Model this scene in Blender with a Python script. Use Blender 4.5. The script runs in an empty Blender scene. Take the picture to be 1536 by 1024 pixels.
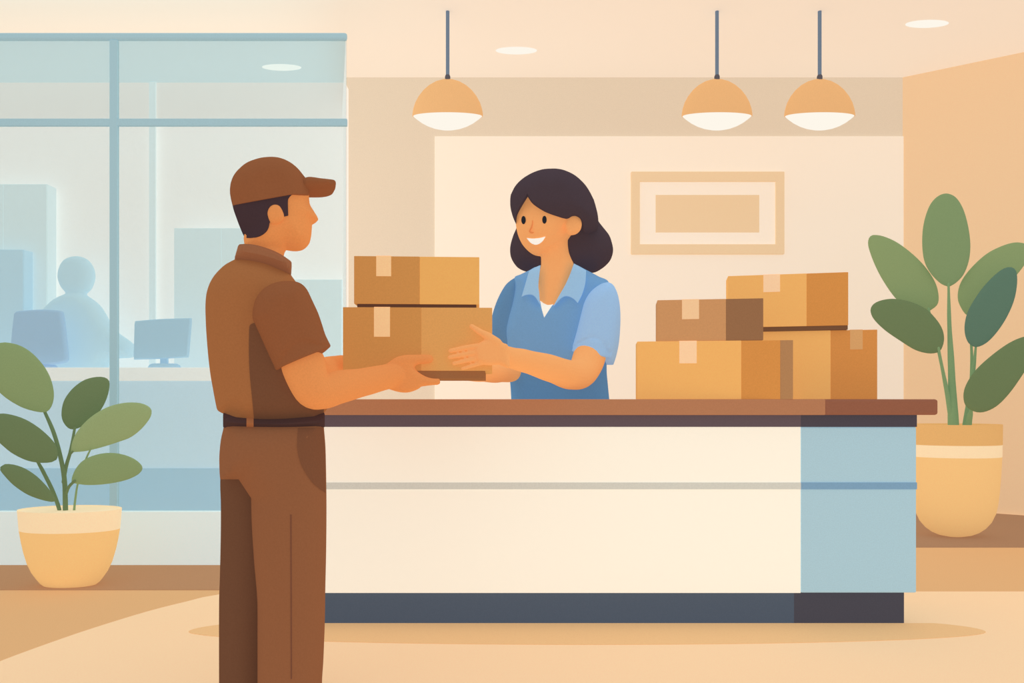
import bpy, bmesh, math, json
import numpy as np
from mathutils import Vector, Matrix
from mathutils.geometry import delaunay_2d_cdt

# ------------------------------------------------------------------ camera model
F = 1100.0          # focal length in pixels of the 1536 px wide frame
CX, HY = 768.0, 598.0   # principal column and horizon row
H = 0.92            # eye height (m): level with the worktop
SC = bpy.context.scene
COL = bpy.data.collections.new('reception')
SC.collection.children.link(COL)

def lin(c):
    c = c / 255.0
    return c / 12.92 if c <= 0.04045 else ((c + 0.055) / 1.055) ** 2.4

# ------------------------------------------------------------------ colours (sRGB as seen) and albedo gains
TONE = {
 'ceiling': (251,228,202), 'wall_tan': (234,208,178), 'wall_cream': (252,229,203), 'wall_peach': (239,195,149),
 'floor_tan': (222,173,121), 'rug': (244,206,163), 'mat': (227,182,130), 'border_left': (179,135,98), 'border_right': (171,127,93),  # mat: tone of the counter's shadow put on the floor
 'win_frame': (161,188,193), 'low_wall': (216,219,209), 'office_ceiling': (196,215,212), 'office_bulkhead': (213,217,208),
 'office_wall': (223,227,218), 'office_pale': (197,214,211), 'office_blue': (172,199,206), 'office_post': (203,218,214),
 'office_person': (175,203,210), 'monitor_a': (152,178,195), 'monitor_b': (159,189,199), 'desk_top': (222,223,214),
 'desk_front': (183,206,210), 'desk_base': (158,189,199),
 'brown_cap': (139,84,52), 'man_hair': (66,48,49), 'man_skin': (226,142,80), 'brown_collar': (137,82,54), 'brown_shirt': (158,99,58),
 'shirt_shade': (112,71,48), 'belt': (66,46,43), 'belt_loop': (150,92,56), 'trousers': (141,88,57), 'trousers_shade': (106,69,48),
 'pocket': (121,75,51), 'seam': (117,71,52), 'shoe': (60,44,40),
 'her_hair': (70,56,60), 'her_skin': (243,161,95), 'nose_line': (226,132,74), 'eye': (38,38,42), 'smile': (253,248,238),
 'vest': (112,147,181), 'vest_shade_legs': (90,129,166), 'her_collar': (151,184,213), 'her_sleeve': (154,184,213), 'her_far_sleeve': (94,129,162), 'undershirt': (252,240,222),
 'card_shaded': (198,133,72), 'card_lit': (230,167,92), 'card_lit_low': (215,152,86), 'tape_a': (241,191,137), 'gap_a': (94,59,45), 'gap_b': (152,95,57),
 'card_gold': (234,171,97), 'card_gold_shade': (211,139,70), 'card_brown': (200,143,94), 'card_brown_shade': (148,104,71), 'tape_b': (247,201,156), 'tape_c': (240,194,146),
 'tape_d': (211,155,100), 'card_shadow': (176,127,84), 'card_gold_shade_b': (201,131,68), 'gap_c': (116,76,52),
 'top_a': (178,118,82), 'top_b': (146,91,68), 'fascia_a': (99,80,82), 'fascia_b': (78,70,75), 'counter_cream': (252,235,211), 'line_a': (209,199,182),
 'counter_blue': (172,198,204), 'line_b': (126,158,179), 'kick_a': (80,86,97), 'kick_b': (74,70,76),
 'leaf_light': (133,147,99), 'leaf_dark': (105,119,80), 'leaf_lime': (145,156,106), 'leaf_teal': (92,117,97), 'leaf_green': (128,146,101), 'stem': (104,124,80), 'stem_b': (120,143,98),
 'pot': (243,188,119), 'pot_band': (250,216,170), 'pot_rim': (228,173,107), 'pot_b': (243,189,122),
 'shade': (235,179,121), 'rod': (113,126,142), 'socket': (92,86,90), 'pic_frame': (240,201,157), 'picture': (237,199,154), 'pic_mat': (252,229,203),
}
GAIN = {'ceiling': (0.7407, 0.8496, 0.9861), 'wall_tan': (0.7073, 0.8005, 0.9023), 'wall_cream': (0.7556, 0.8542, 0.9676), 'wall_peach': (0.7691, 0.8757, 0.9942), 'floor_tan': (0.7783, 0.8248, 0.8843), 'rug': (0.8015, 0.8417, 0.8844), 'mat': (0.8408, 0.8816, 0.9263), 'border_left': (0.8036, 0.8277, 0.8802), 'border_right': (0.741, 0.8448, 0.9717), 'win_frame': (0.8065, 0.871, 0.9304), 'low_wall': (0.891, 1.011, 1.1344), 'office_ceiling': (0.8959, 0.9074, 0.9876), 'office_bulkhead': (1.0699, 0.974, 1.0139), 'office_wall': (1.0658, 0.9869, 1.0381), 'office_pale': (1.037, 1.0063, 1.0682), 'office_blue': (0.9862, 1.0105, 1.0966), 'office_post': (1.0439, 1.0015, 1.0584), 'office_person': (1.0032, 0.9977, 1.0495), 'monitor_a': (0.9003, 0.9715, 1.1072), 'monitor_b': (0.9131, 0.9683, 1.092), 'desk_top': (1.1367, 1.0901, 1.1582), 'desk_front': (1.0594, 1.0586, 1.1805), 'desk_base': (0.9281, 0.9853, 1.1205), 'brown_cap': (0.8529, 0.9238, 1.0097), 'man_hair': (0.8749, 0.9767, 1.1077), 'man_skin': (0.8202, 0.8963, 0.9829), 'brown_collar': (1.0086, 1.245, 1.3966), 'brown_shirt': (0.847, 0.931, 1.0196), 'shirt_shade': (0.852, 0.9545, 1.064), 'belt': (1.0198, 1.0658, 1.1272), 'belt_loop': (0.9427, 1.0144, 1.1211), 'trousers': (0.8098, 0.9146, 1.016), 'trousers_shade': (0.8324, 0.9285, 1.0402), 'pocket': (0.8122, 0.9253, 1.0104), 'her_hair': (0.8429, 0.9387, 1.0234), 'her_skin': (0.7997, 0.9428, 1.1054), 'smile': (0.832, 0.9262, 1.0062), 'vest': (0.835, 0.9759, 1.0684), 'her_collar': (0.8381, 0.9347, 0.9847), 'her_sleeve': (0.806, 0.9117, 1.0186), 'her_far_sleeve': (0.8259, 0.9309, 1.007), 'undershirt': (0.832, 0.9262, 1.0062), 'card_shaded': (0.8664, 1.0094, 1.1043), 'card_lit': (0.8496, 0.9505, 1.0388), 'card_lit_low': (0.8464, 0.9555, 1.0483), 'tape_a': (0.8678, 0.9992, 1.0936), 'gap_a': (0.8262, 0.9802, 1.0581), 'gap_b': (0.8272, 1.0124, 1.1656), 'card_gold': (0.8499, 0.9423, 1.0316), 'card_gold_shade': (0.8235, 0.9073, 0.9994), 'card_brown': (0.8167, 0.9003, 0.9878), 'card_brown_shade': (0.8142, 0.9007, 0.9844), 'tape_b': (0.832, 0.9262, 1.0062), 'tape_c': (0.8135, 0.9004, 0.9889), 'tape_d': (0.8469, 0.9397, 1.005), 'card_shadow': (0.8064, 0.8853, 0.9743), 'card_gold_shade_b': (0.9217, 1.0137, 1.0833), 'gap_c': (0.8262, 0.9802, 1.0581), 'top_a': (0.8078, 0.9177, 1.0272), 'top_b': (0.8024, 0.9002, 0.9856), 'fascia_a': (0.8306, 0.9761, 1.0919), 'fascia_b': (0.8335, 0.9291, 1.0419), 'counter_cream': (0.8285, 0.9527, 1.0835), 'line_a': (0.8113, 0.9338, 1.0549), 'counter_blue': (0.7948, 0.8902, 0.994), 'line_b': (0.8012, 0.8883, 0.9995), 'kick_a': (0.8348, 0.9734, 1.0913), 'kick_b': (0.853, 0.9565, 1.0747), 'leaf_light': (0.8073, 0.8987, 0.9961), 'leaf_dark': (0.8156, 0.9018, 1.0111), 'leaf_lime': (0.8027, 0.9007, 1.0026), 'leaf_teal': (0.7791, 0.8691, 0.9629), 'leaf_green': (0.7654, 0.8515, 0.9396), 'stem_b': (0.8415, 0.9438, 1.0822), 'pot': (0.8238, 0.9708, 1.1204), 'pot_band': (0.8142, 0.9285, 1.042), 'pot_rim': (0.7983, 0.9005, 1.0002), 'pot_b': (0.8151, 0.9454, 1.068), 'shade': (0.7595, 0.8393, 0.9221), 'pic_frame': (0.7515, 0.8683, 0.9836), 'picture': (0.7752, 0.8785, 0.9977), 'pic_mat': (0.766, 0.8663, 0.986), 'seam': (0.8122, 0.9253, 1.0104), 'shoe': (1.0198, 1.0658, 1.1272), 'nose_line': (0.7997, 0.9428, 1.1054), 'eye': (0.8749, 0.9767, 1.1077), 'vest_shade_legs': (0.835, 0.9759, 1.0684), 'stem': (0.8156, 0.9018, 1.0111), 'rod': (0.7595, 0.8393, 0.9221), 'socket': (0.7595, 0.8393, 0.9221)}
#GAIN_END

GLOW = 0.55  # even glow added to every ordinary surface to flatten the shading
MATS = {}
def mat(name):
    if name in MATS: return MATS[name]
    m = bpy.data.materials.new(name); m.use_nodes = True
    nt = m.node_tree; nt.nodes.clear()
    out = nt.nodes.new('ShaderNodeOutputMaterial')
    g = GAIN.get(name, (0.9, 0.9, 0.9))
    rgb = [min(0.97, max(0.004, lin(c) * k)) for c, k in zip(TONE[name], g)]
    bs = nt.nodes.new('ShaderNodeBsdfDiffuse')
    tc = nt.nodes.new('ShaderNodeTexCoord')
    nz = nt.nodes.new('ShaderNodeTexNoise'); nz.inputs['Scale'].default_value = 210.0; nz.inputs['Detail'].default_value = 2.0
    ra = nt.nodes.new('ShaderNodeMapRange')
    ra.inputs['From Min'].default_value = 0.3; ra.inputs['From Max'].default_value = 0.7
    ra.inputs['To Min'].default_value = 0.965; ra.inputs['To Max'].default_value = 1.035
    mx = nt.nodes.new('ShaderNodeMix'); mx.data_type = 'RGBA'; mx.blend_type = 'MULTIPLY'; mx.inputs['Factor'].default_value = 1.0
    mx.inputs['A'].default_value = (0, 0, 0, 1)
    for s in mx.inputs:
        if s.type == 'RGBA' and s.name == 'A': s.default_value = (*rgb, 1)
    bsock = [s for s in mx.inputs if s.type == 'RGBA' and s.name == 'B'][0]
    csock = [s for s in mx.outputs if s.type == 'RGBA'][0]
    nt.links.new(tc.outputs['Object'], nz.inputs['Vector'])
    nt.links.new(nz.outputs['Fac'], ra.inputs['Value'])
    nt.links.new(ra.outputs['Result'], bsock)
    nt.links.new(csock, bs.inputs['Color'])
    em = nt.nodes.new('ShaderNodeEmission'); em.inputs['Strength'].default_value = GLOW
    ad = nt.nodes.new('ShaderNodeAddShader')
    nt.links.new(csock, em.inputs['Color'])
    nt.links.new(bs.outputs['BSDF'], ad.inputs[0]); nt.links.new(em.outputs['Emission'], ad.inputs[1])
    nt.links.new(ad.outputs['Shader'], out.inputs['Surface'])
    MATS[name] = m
    return m

def lamp_mat(name, rgb, strength):
    m = bpy.data.materials.new(name); m.use_nodes = True
    nt = m.node_tree; nt.nodes.clear()
    out = nt.nodes.new('ShaderNodeOutputMaterial'); e = nt.nodes.new('ShaderNodeEmission')
    e.inputs['Color'].default_value = (*[lin(c) for c in rgb], 1); e.inputs['Strength'].default_value = strength
    nt.links.new(e.outputs['Emission'], out.inputs['Surface'])
    return m
LAMP_WHITE = lamp_mat('lamp_white', (254,247,234), 1.0)
LAMP_PALE = lamp_mat('lamp_pale', (236,242,234), 1.25)

def glass_mat():
    m = bpy.data.materials.new('hazy_glass'); m.use_nodes = True
    nt = m.node_tree; nt.nodes.clear()
    out = nt.nodes.new('ShaderNodeOutputMaterial')
    t = nt.nodes.new('ShaderNodeBsdfTransparent'); t.inputs['Color'].default_value = (0.96, 0.985, 0.985, 1)
    d = nt.nodes.new('ShaderNodeBsdfDiffuse'); d.inputs['Color'].default_value = (0.66, 0.76, 0.76, 1)
    x = nt.nodes.new('ShaderNodeMixShader'); x.inputs['Fac'].default_value = 0.14
    nt.links.new(t.outputs['BSDF'], x.inputs[1]); nt.links.new(d.outputs['BSDF'], x.inputs[2])
    nt.links.new(x.outputs['Shader'], out.inputs['Surface'])
    return m
GLASS = glass_mat()

# ------------------------------------------------------------------ object helpers
def tag(o, label=None, cat=None, group=None, kind=None):
    if label: o['label'] = label
    if cat: o['category'] = cat
    if group: o['group'] = group
    if kind: o['kind'] = kind
    return o

def thing(name, label, cat, loc, group=None):
    o = bpy.data.objects.new(name, None); o.empty_display_size = 0.1
    o.location = loc; COL.objects.link(o)
    return tag(o, label, cat, group)

def abs_loc(o):
    v = Vector(o.location)
    while o.parent: o = o.parent; v += Vector(o.location)
    return v

def obj(name, geo, m, parent=None, label=None, smooth=None, at=None):
    """geo = (verts, faces) in world space, or a bpy mesh in world space"""
    if isinstance(geo, bpy.types.Mesh):
        me = geo; me.name = name
    else:
        me = bpy.data.meshes.new(name)
        me.from_pydata([tuple(v) for v in geo[0]], [], [tuple(f) for f in geo[1]])
        bm = bmesh.new(); bm.from_mesh(me)
        bmesh.ops.recalc_face_normals(bm, faces=bm.faces); bm.to_mesh(me); bm.free()
    n = len(me.vertices)
    co = np.empty(n * 3); me.vertices.foreach_get('co', co); co = co.reshape(-1, 3)
    if parent is None:
        base = at if at is not None else ((co[:,0].min()+co[:,0].max())/2, (co[:,1].min()+co[:,1].max())/2, co[:,2].min())
        base = Vector(base)
    else:
        base = abs_loc(parent)
    co = co - np.array(base)
    me.vertices.foreach_set('co', co.ravel()); me.update()
    if smooth is not None:
        me.shade_smooth()
        if smooth < 180:
            me.set_sharp_from_angle(angle=math.radians(smooth))
    o = bpy.data.objects.new(name, me); COL.objects.link(o)
    if parent is None: o.location = base
    else: o.parent = parent
    me.materials.clear(); me.materials.append(m if isinstance(m, bpy.types.Material) else mat(m))
    if label: o['label'] = label
    return o

def struct(name, geo, m, **k):
    return tag(obj(name, geo, m, **k), kind='structure')

def join(*gs):
    V, Fc = [], []
    for g in gs:
        b = len(V); V += [tuple(v) for v in g[0]]; Fc += [tuple(i + b for i in f) for f in g[1]]
    return V, Fc

# ------------------------------------------------------------------ placing: a vertical working plane that stands in the room
class Plane:
    """vertical plane through the floor point seen in column px at depth d; theta None = square on to the eye line of that column"""
    def __init__(s, px, d, theta=None):
        s.th = math.atan2(px - CX, F) if theta is None else theta
        s.O = np.array([(px - CX) / F * d, d])
        s.n = np.array([math.sin(s.th), math.cos(s.th)])
        s.U = np.array([math.cos(s.th), -math.sin(s.th)])
    def uv(s, px, py, off=0.0):
        r = np.array([(px - CX) / F, 1.0])
        k = (s.O @ s.n + off) / (r @ s.n)
        return float((k * r - s.O) @ s.U), H + k * (HY - py) / F
    def w(s, u, v, t=0.0):
        p = s.O + s.U * u + s.n * t
        return (float(p[0]), float(p[1]), float(v))
    def size(s, n, d=None):
        return n / F * (s.O[1] if d is None else d)

def P3(px, py, d):
    return Vector(((px - CX) / F * d, d, H + (HY - py) / F * d))

def box(x0, x1, y0, y1, z0, z1, bev=0.0, seg=2):
    bm = bmesh.new()
    vs = [bm.verts.new(p) for p in ((x0,y0,z0),(x1,y0,z0),(x1,y1,z0),(x0,y1,z0),(x0,y0,z1),(x1,y0,z1),(x1,y1,z1),(x0,y1,z1))]
    for f in ((0,3,2,1),(4,5,6,7),(0,1,5,4),(1,2,6,5),(2,3,7,6),(3,0,4,7)): bm.faces.new([vs[i] for i in f])
    if bev: bmesh.ops.bevel(bm, geom=list(bm.edges), offset=bev, segments=seg, profile=0.5, affect='EDGES')
    bm.verts.index_update()
    out = ([tuple(v.co) for v in bm.verts], [[v.index for v in f.verts] for f in bm.faces])
    bm.free(); return out

def pbox(pl, u0, u1, t0, t1, z0, z1, bev=0.0, seg=2):
    V, Fc = box(u0, u1, t0, t1, z0, z1, bev, seg)
    return [pl.w(v[0], v[2], v[1]) for v in V], Fc

def prism(poly, z0, z1):
    n = len(poly)
    V = [(x, y, z0) for x, y in poly] + [(x, y, z1) for x, y in poly]
    Fc = [tuple(range(n))[::-1], tuple(range(n, 2*n))] + [(i, (i+1) % n, n + (i+1) % n, n + i) for i in range(n)]
    return V, Fc

# ------------------------------------------------------------------ curves
def cr(p0, p1, p2, p3, t):
    return 0.5 * ((2*p1) + (-p0+p2)*t + (2*p0-5*p1+4*p2-p3)*t*t + (-p0+3*p1-3*p2+p3)*t**3)

def outline(pts, step=None):
    """closed outline; a third value marks a sharp corner"""
    P = [np.array(p[:2], float) for p in pts]; S = [len(p) > 2 for p in pts]; n = len(P); out = []
    for i in range(n):
        a, b = P[i], P[(i+1) % n]
        pa = a if S[i] else P[i-1]
        pb = b if S[(i+1) % n] else P[(i+2) % n]
        L = np.linalg.norm(b - a)
        k = max(1, int(math.ceil(L / step))) if step else 6
        if S[i] and S[(i+1) % n]:
            for j in range(k): out.append(a + (b-a) * j / k)
        else:
            # centripetal style limit on tangents
            m0 = (b - pa) * 0.5; m1 = (pb - a) * 0.5
            for m in (m0, m1):
                l = np.linalg.norm(m)
                if l > L * 1.1: m *= L * 1.1 / l
            for j in range(k):
                t = j / k; t2, t3 = t*t, t**3
                out.append((2*t3-3*t2+1)*a + (t3-2*t2+t)*m0 + (-2*t3+3*t2)*b + (t3-t2)*m1)
    return np.array(out)

def seg_dist(pts, poly):
    A = poly; B = np.roll(poly, -1, 0); AB = B - A; L2 = np.maximum((AB**2).sum(1), 1e-12)
    res = np.empty(len(pts))
    for i in range(0, len(pts), 400):
        p = pts[i:i+400, None, :]
        t = np.clip(((p - A[None]) * AB[None]).sum(2) / L2[None], 0, 1)
        q = A[None] + t[..., None] * AB[None]
        res[i:i+400] = np.sqrt(((p - q)**2).sum(2)).min(1)
    return res

def inside(pts, poly):
    x, y = pts[:,0], pts[:,1]; c = np.zeros(len(pts), bool)
    A = poly; B = np.roll(poly, -1, 0)
    for (x1, y1), (x2, y2) in zip(A, B):
        if y1 == y2: continue
        m = ((y1 > y) != (y2 > y)) & (x < (x2-x1) * (y-y1) / (y2-y1) + x1)
        c ^= m
    return c

def fill(poly, step, rings=()):
    """triangulated inside of a closed outline with extra points"""
    lo, hi = poly.min(0), poly.max(0)
    gx = np.arange(lo[0] + step/2, hi[0], step); gy = np.arange(lo[1] + step/2, hi[1], step)
    G = np.array([(x + (step/2 if j % 2 else 0), y) for j, y in enumerate(gy) for x in gx]) if len(gx) and len(gy) else np.zeros((0,2))
    rm = max(rings) if rings else 0
    ex = []
    if len(G):
        G = G[inside(G, poly)]
        if len(G): G = G[seg_dist(G, poly) > max(step*0.5, rm + step*0.4)]
        ex.append(G)
    if rings:
        nx, pv = np.roll(poly, -1, 0), np.roll(poly, 1, 0)
        T = nx - pv; T /= np.maximum(np.linalg.norm(T, axis=1), 1e-9)[:, None]
        area = 0.5 * np.sum(poly[:,0]*nx[:,1] - nx[:,0]*poly[:,1])
        Nn = np.stack([-T[:,1], T[:,0]], 1) * (1 if area > 0 else -1)
        for r in rings:
            Q = poly + Nn * r
            Q = Q[inside(Q, poly)]
            if len(Q): ex.append(Q[seg_dist(Q, poly) > r * 0.93])
    pts = [Vector((float(a), float(b))) for a, b in poly]
    n = len(pts)
    for e in ex: pts += [Vector((float(a), float(b))) for a, b in e]
    r = delaunay_2d_cdt(pts, [], [list(range(n))], 1, 1e-7)
    V = np.array([(v.x, v.y) for v in r[0]]); Fc = [tuple(f) for f in r[2]]
    return V, Fc

class Form:
    """a rounded solid grown both ways from an outline drawn on a working plane"""
    def __init__(s, pl, pts, T, R, off=0.0, step=0.012, px=True, power=2.0):
        s.pl, s.T, s.R, s.off, s.step, s.pw = pl, T, R, off, step, power
        P = [(*pl.uv(p[0], p[1], off), *p[2:]) for p in pts] if px else pts
        s.poly = outline(P, step)
    def depth(s, pts):
        d = seg_dist(pts, s.poly); d[~inside(pts, s.poly)] = 0
        k = np.clip(d / s.R, 0, 1)
        return s.T * (1 - (1 - k)**s.pw) ** (1 / s.pw)
    def geo(s, curve=None):
        R = s.R
        V, Fc = fill(s.poly, s.step * 1.5, (R*0.04, R*0.16, R*0.36, R*0.62))
        D = s.depth(V); edge = seg_dist(V, s.poly) < 1e-6
        c = curve(V) if curve else np.zeros(len(V))
        W = [s.pl.w(u, v, s.off - d + k) for (u, v), d, k in zip(V, D, c)]
        idx = list(range(len(V)))
        for i, ((u, v), d, k) in enumerate(zip(V, D, c)):
            if not edge[i]:
                idx[i] = len(W); W.append(s.pl.w(u, v, s.off + d + k))
        return W, Fc + [tuple(idx[i] for i in f)[::-1] for f in Fc if True]
    def patch(s, pts, lift=0.003, sink=0.006, both=False, px=True, front_only_px=True):
        """a shell lying on this form's surface inside another outline; both=True wraps to the far side too"""
        P = pts
        if px:
            pts = [tuple(p) for p in outline(pts, 3.0)]
            Q = np.array([s.pl.uv(p[0], p[1], s.off) for p in pts])
            for _ in range(6):
                D = s.depth(Q)
                Q = 0.5*Q + 0.5*np.array([s.pl.uv(p[0], p[1], s.off - d - lift) for p, d in zip(pts, D)])
            keep = [0]
            for i in range(1, len(Q)):
                if np.linalg.norm(Q[i]-Q[keep[-1]]) > 0.0012: keep.append(i)
            poly = Q[keep]
        else: poly = outline(P, s.step)
        V, Fc = fill(poly, s.step * 1.4, (s.step*0.3, s.step*0.8))
        D = s.depth(V)
        n = len(V)
        if both:
            W = [s.pl.w(u, v, s.off - d - lift) for (u, v), d in zip(V, D)] + [s.pl.w(u, v, s.off + d + lift) for (u, v), d in zip(V, D)]
        else:
            W = [s.pl.w(u, v, s.off - d - lift) for (u, v), d in zip(V, D)] + [s.pl.w(u, v, s.off - d + sink) for (u, v), d in zip(V, D)]
        cnt = {}
        for f in Fc:
            for a, b in zip(f, f[1:] + f[:1]): cnt[(a, b)] = 1
        side = [(b, a, a + n, b + n) for (a, b) in cnt if (b, a) not in cnt]
        return W, Fc + [tuple(i + n for i in f)[::-1] for f in Fc] + side

def tube(keys, sides=16, sub=6, flat=False):
    """keys = [(Vector, radius)...]; rounded ends"""
    P = [np.array(k[0], float) for k in keys]; R = [k[1] for k in keys]; n = len(P)
    C, Q = [], []
    for i in range(n - 1):
        p0 = P[i-1] if i else 2*P[0]-P[1]; p3 = P[i+2] if i+2 < n else 2*P[-1]-P[-2]
        for j in range(sub):
            t = j / sub; C.append(cr(p0, P[i], P[i+1], p3, t)); s_ = t*t*(3-2*t); Q.append(R[i]*(1-s_) + R[i+1]*s_)
    C.append(P[-1]); Q.append(R[-1])
    # rounded caps
    def cap(c, d, r): return [(c + d * r * math.sin(a), r * math.cos(a)) for a in (math.pi*0.16, math.pi*0.3, math.pi*0.42, math.pi*0.48)]
    d0 = C[0]-C[1]; d0 /= np.linalg.norm(d0); d1 = C[-1]-C[-2]; d1 /= np.linalg.norm(d1)
    a = cap(C[0], d0, Q[0])[::-1]; b = [] if flat else cap(C[-1], d1, Q[-1])
    C = [x[0] for x in a] + C + [x[0] for x in b]; Q = [x[1] for x in a] + Q + [x[1] for x in b]
    V, Fc = [], []; up = None
    for i, c in enumerate(C):
        t = C[min(i+1, len(C)-1)] - C[max(i-1, 0)]; t /= max(np.linalg.norm(t), 1e-9)
        if up is None:
            up = np.array([0, 0, 1.0]) if abs(t[2]) < 0.9 else np.array([0, 1.0, 0])
        up = up - t * (up @ t); up /= np.linalg.norm(up); sd = np.cross(t, up)
        for k in range(sides):
            an = 2*math.pi*k/sides
            V.append(tuple(c + Q[i] * (math.cos(an)*up + math.sin(an)*sd)))
    m = len(C)
    for i in range(m - 1):
        for k in range(sides):
            k2 = (k+1) % sides
            Fc.append((i*sides+k, i*sides+k2, (i+1)*sides+k2, (i+1)*sides+k))
    Fc.append(tuple(range(sides))[::-1]); Fc.append(tuple((m-1)*sides + k for k in range(sides)))
    return V, Fc

def ptube(keys, **k):
    """keys (px, py, depth, radius in px)"""
    return tube([(P3(a, b, d), r / F * d) for a, b, d, r in keys], **k)

def lathe(c, prof, sides=48, ky=1.0, close=True, rot=0.0):
    V, Fc = [], []; cr_, sr_ = math.cos(rot), math.sin(rot)
    for r, z in prof:
        for k in range(sides):
            a = 2*math.pi*k/sides
            p, q = r*math.cos(a), ky*r*math.sin(a)
            V.append((c[0] + p*cr_ - q*sr_, c[1] + p*sr_ + q*cr_, z))
    m = len(prof)
    for i in range(m-1):
        for k in range(sides):
            k2 = (k+1) % sides
            Fc.append((i*sides+k, i*sides+k2, (i+1)*sides+k2, (i+1)*sides+k))
    if close:
        Fc.append(tuple(range(sides))[::-1]); Fc.append(tuple((m-1)*sides+k for k in range(sides)))
    return V, Fc

def fuse(geos, voxel, smooth=3):
    """grow several overlapping closed forms into ONE continuous skin"""
    V, Fc = join(*geos)
    me = bpy.data.meshes.new('tmp'); me.from_pydata(V, [], Fc)
    bm = bmesh.new(); bm.from_mesh(me)
    bmesh.ops.recalc_face_normals(bm, faces=bm.faces); bm.to_mesh(me); bm.free()
    o = bpy.data.objects.new('tmp', me); COL.objects.link(o)
    r = o.modifiers.new('r', 'REMESH'); r.mode = 'VOXEL'; r.voxel_size = voxel
    if smooth:
        sm = o.modifiers.new('s', 'SMOOTH'); sm.factor = 0.5; sm.iterations = smooth
    dg = bpy.context.evaluated_depsgraph_get()
    res = bpy.data.meshes.new_from_object(o.evaluated_get(dg))
    bpy.data.objects.remove(o); bpy.data.meshes.remove(me)
    return res

def crop(x0, y0, s, pts):
    return [(x0 + p[0]*s, y0 + p[1]*s, *p[2:]) for p in pts]

# ================================================================== THE ROOM
ZC = H + (HY - 116) / F * 6.25            # main ceiling height
CORN = ((1354 - CX) / F * 6.25, 6.25)     # back right corner
D2 = (ZC - H) * F / (HY - 78)
RW = ((1536 - CX) / F * D2, D2)
RDIR = Vector((RW[0]-CORN[0], RW[1]-CORN[1])).normalized()
RN = Vector((-RDIR.y, RDIR.x))            # points away behind the wall
REND = (CORN[0] + RDIR.x*2.6, CORN[1] + RDIR.y*2.6)

struct('floor', box(-6.5, 6.5, -2.0, 6.6, -0.1, 0.0), 'floor_tan')
struct('ceiling', box(-6.5, 6.5, 3.6, 6.6, ZC, ZC+0.1), 'ceiling')
struct('wall_back', box(-6.5, CORN[0], 6.25, 6.4, 0, ZC), 'wall_tan')
xa = (652 - CX) / F * 6.23; za = H + (HY - 204) / F * 6.23
struct('wall_accent', box(xa, CORN[0]-0.001, 6.23, 6.25, 0, za, 0.004), 'wall_cream')
struct('wall_right', prism([CORN, REND, (REND[0]+RN.x*.15, REND[1]+RN.y*.15), (CORN[0]+RN.x*.15, CORN[1]+RN.y*.15)], 0, ZC), 'wall_peach')

WD = 4.05                                 # glazed office front
xr = (520 - CX) / F * WD
zt = lambda y, d=WD: H + (HY - y) / F * d
# darker border strips laid into the floor along the walls
struct('trim_1', box(-6.0, xr+0.2, 1012/(885-HY), WD-0.001, 0, 0.003), 'border_left')
db = 1012/(821-HY)
struct('trim_2', prism([(0.9, db), (5.9, db), (REND[0]-.02, REND[1]-.02), (CORN[0], 6.22), (0.9, 6.22)], 0, 0.003), 'border_right')
# low wall under the glazing and the wall that closes the office on the room side
struct('wall_left', box(-6.0, xr, WD, WD+0.04, 0, zt(767), 0.002), 'low_wall')
sx = lambda d: xr * d / WD
struct('wall_divider', prism([(sx(WD+.05)-0.002, WD+0.05), (sx(6.24)-0.05, 6.24), (sx(6.24)-0.06, 6.24), (sx(WD+.05)-0.004, WD+0.05)], 0, zt(50)), 'office_wall')

w = thing('window_1', 'large pale blue framed glass front of the office on the left', 'window', (-2.5, WD, zt(767))); w['kind'] = 'structure'
del w['category']
fr = [box(-6.0, xr, WD+0.0, WD+0.025, zt(59.7), zt(48), 0.012)]
obj('top_rail', fr[0], 'win_frame', w)
obj('transom', box(-6.0, xr, WD+0.003, WD+0.022, zt(188), zt(177.3), 0.002), 'win_frame', w)
for px in (169.7, -215):
    X = (px - CX) / F * WD; hw = 5.6 / F * WD
    obj('mullion', box(X-hw, X+hw, WD, WD+0.025, zt(767), zt(59.5), 0.002), 'win_frame', w)
edges = [-6.0, (-215-CX)/F*WD, (169.7-CX)/F*WD, xr]
for a, b in zip(edges, edges[1:]):
    obj('glass_pane', box(a+0.005, b-0.005, WD+0.010, WD+0.014, zt(186), zt(767)) if False else box(a+0.005, b-0.003, WD+0.010, WD+0.014, zt(767), zt(188)), GLASS, w)
    obj('glass_pane', box(a+0.005, b-0.003, WD+0.010, WD+0.014, zt(178), zt(59)), GLASS, w)

# office beyond the glass
OB = 5.08; OC = H + (HY - 126.5) / F * OB
struct('wall_office', box(-6.0, sx(OB)-0.005, OB, OB+0.08, 0, OC), 'office_wall')
struct('ceiling_office', prism([(-6.0, 4.42), (sx(4.42)-.008, 4.42), (sx(OB+.08)-.008, OB+.08), (-6.0, OB+.08)], OC, OC+0.015), 'office_ceiling')
struct('trim_3', box(-6.0, sx(OB)-0.008, OB-0.03, OB, zt(182, OB-0.03), OC, 0.001), 'office_bulkhead')
x0, x1 = (223.5-CX)/F*5.035, (233-CX)/F*5.035
struct('trim_4', box(x0, x1, 5.035, OB-0.03, 0, OC-0.002, 0.001), 'office_post')

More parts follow.
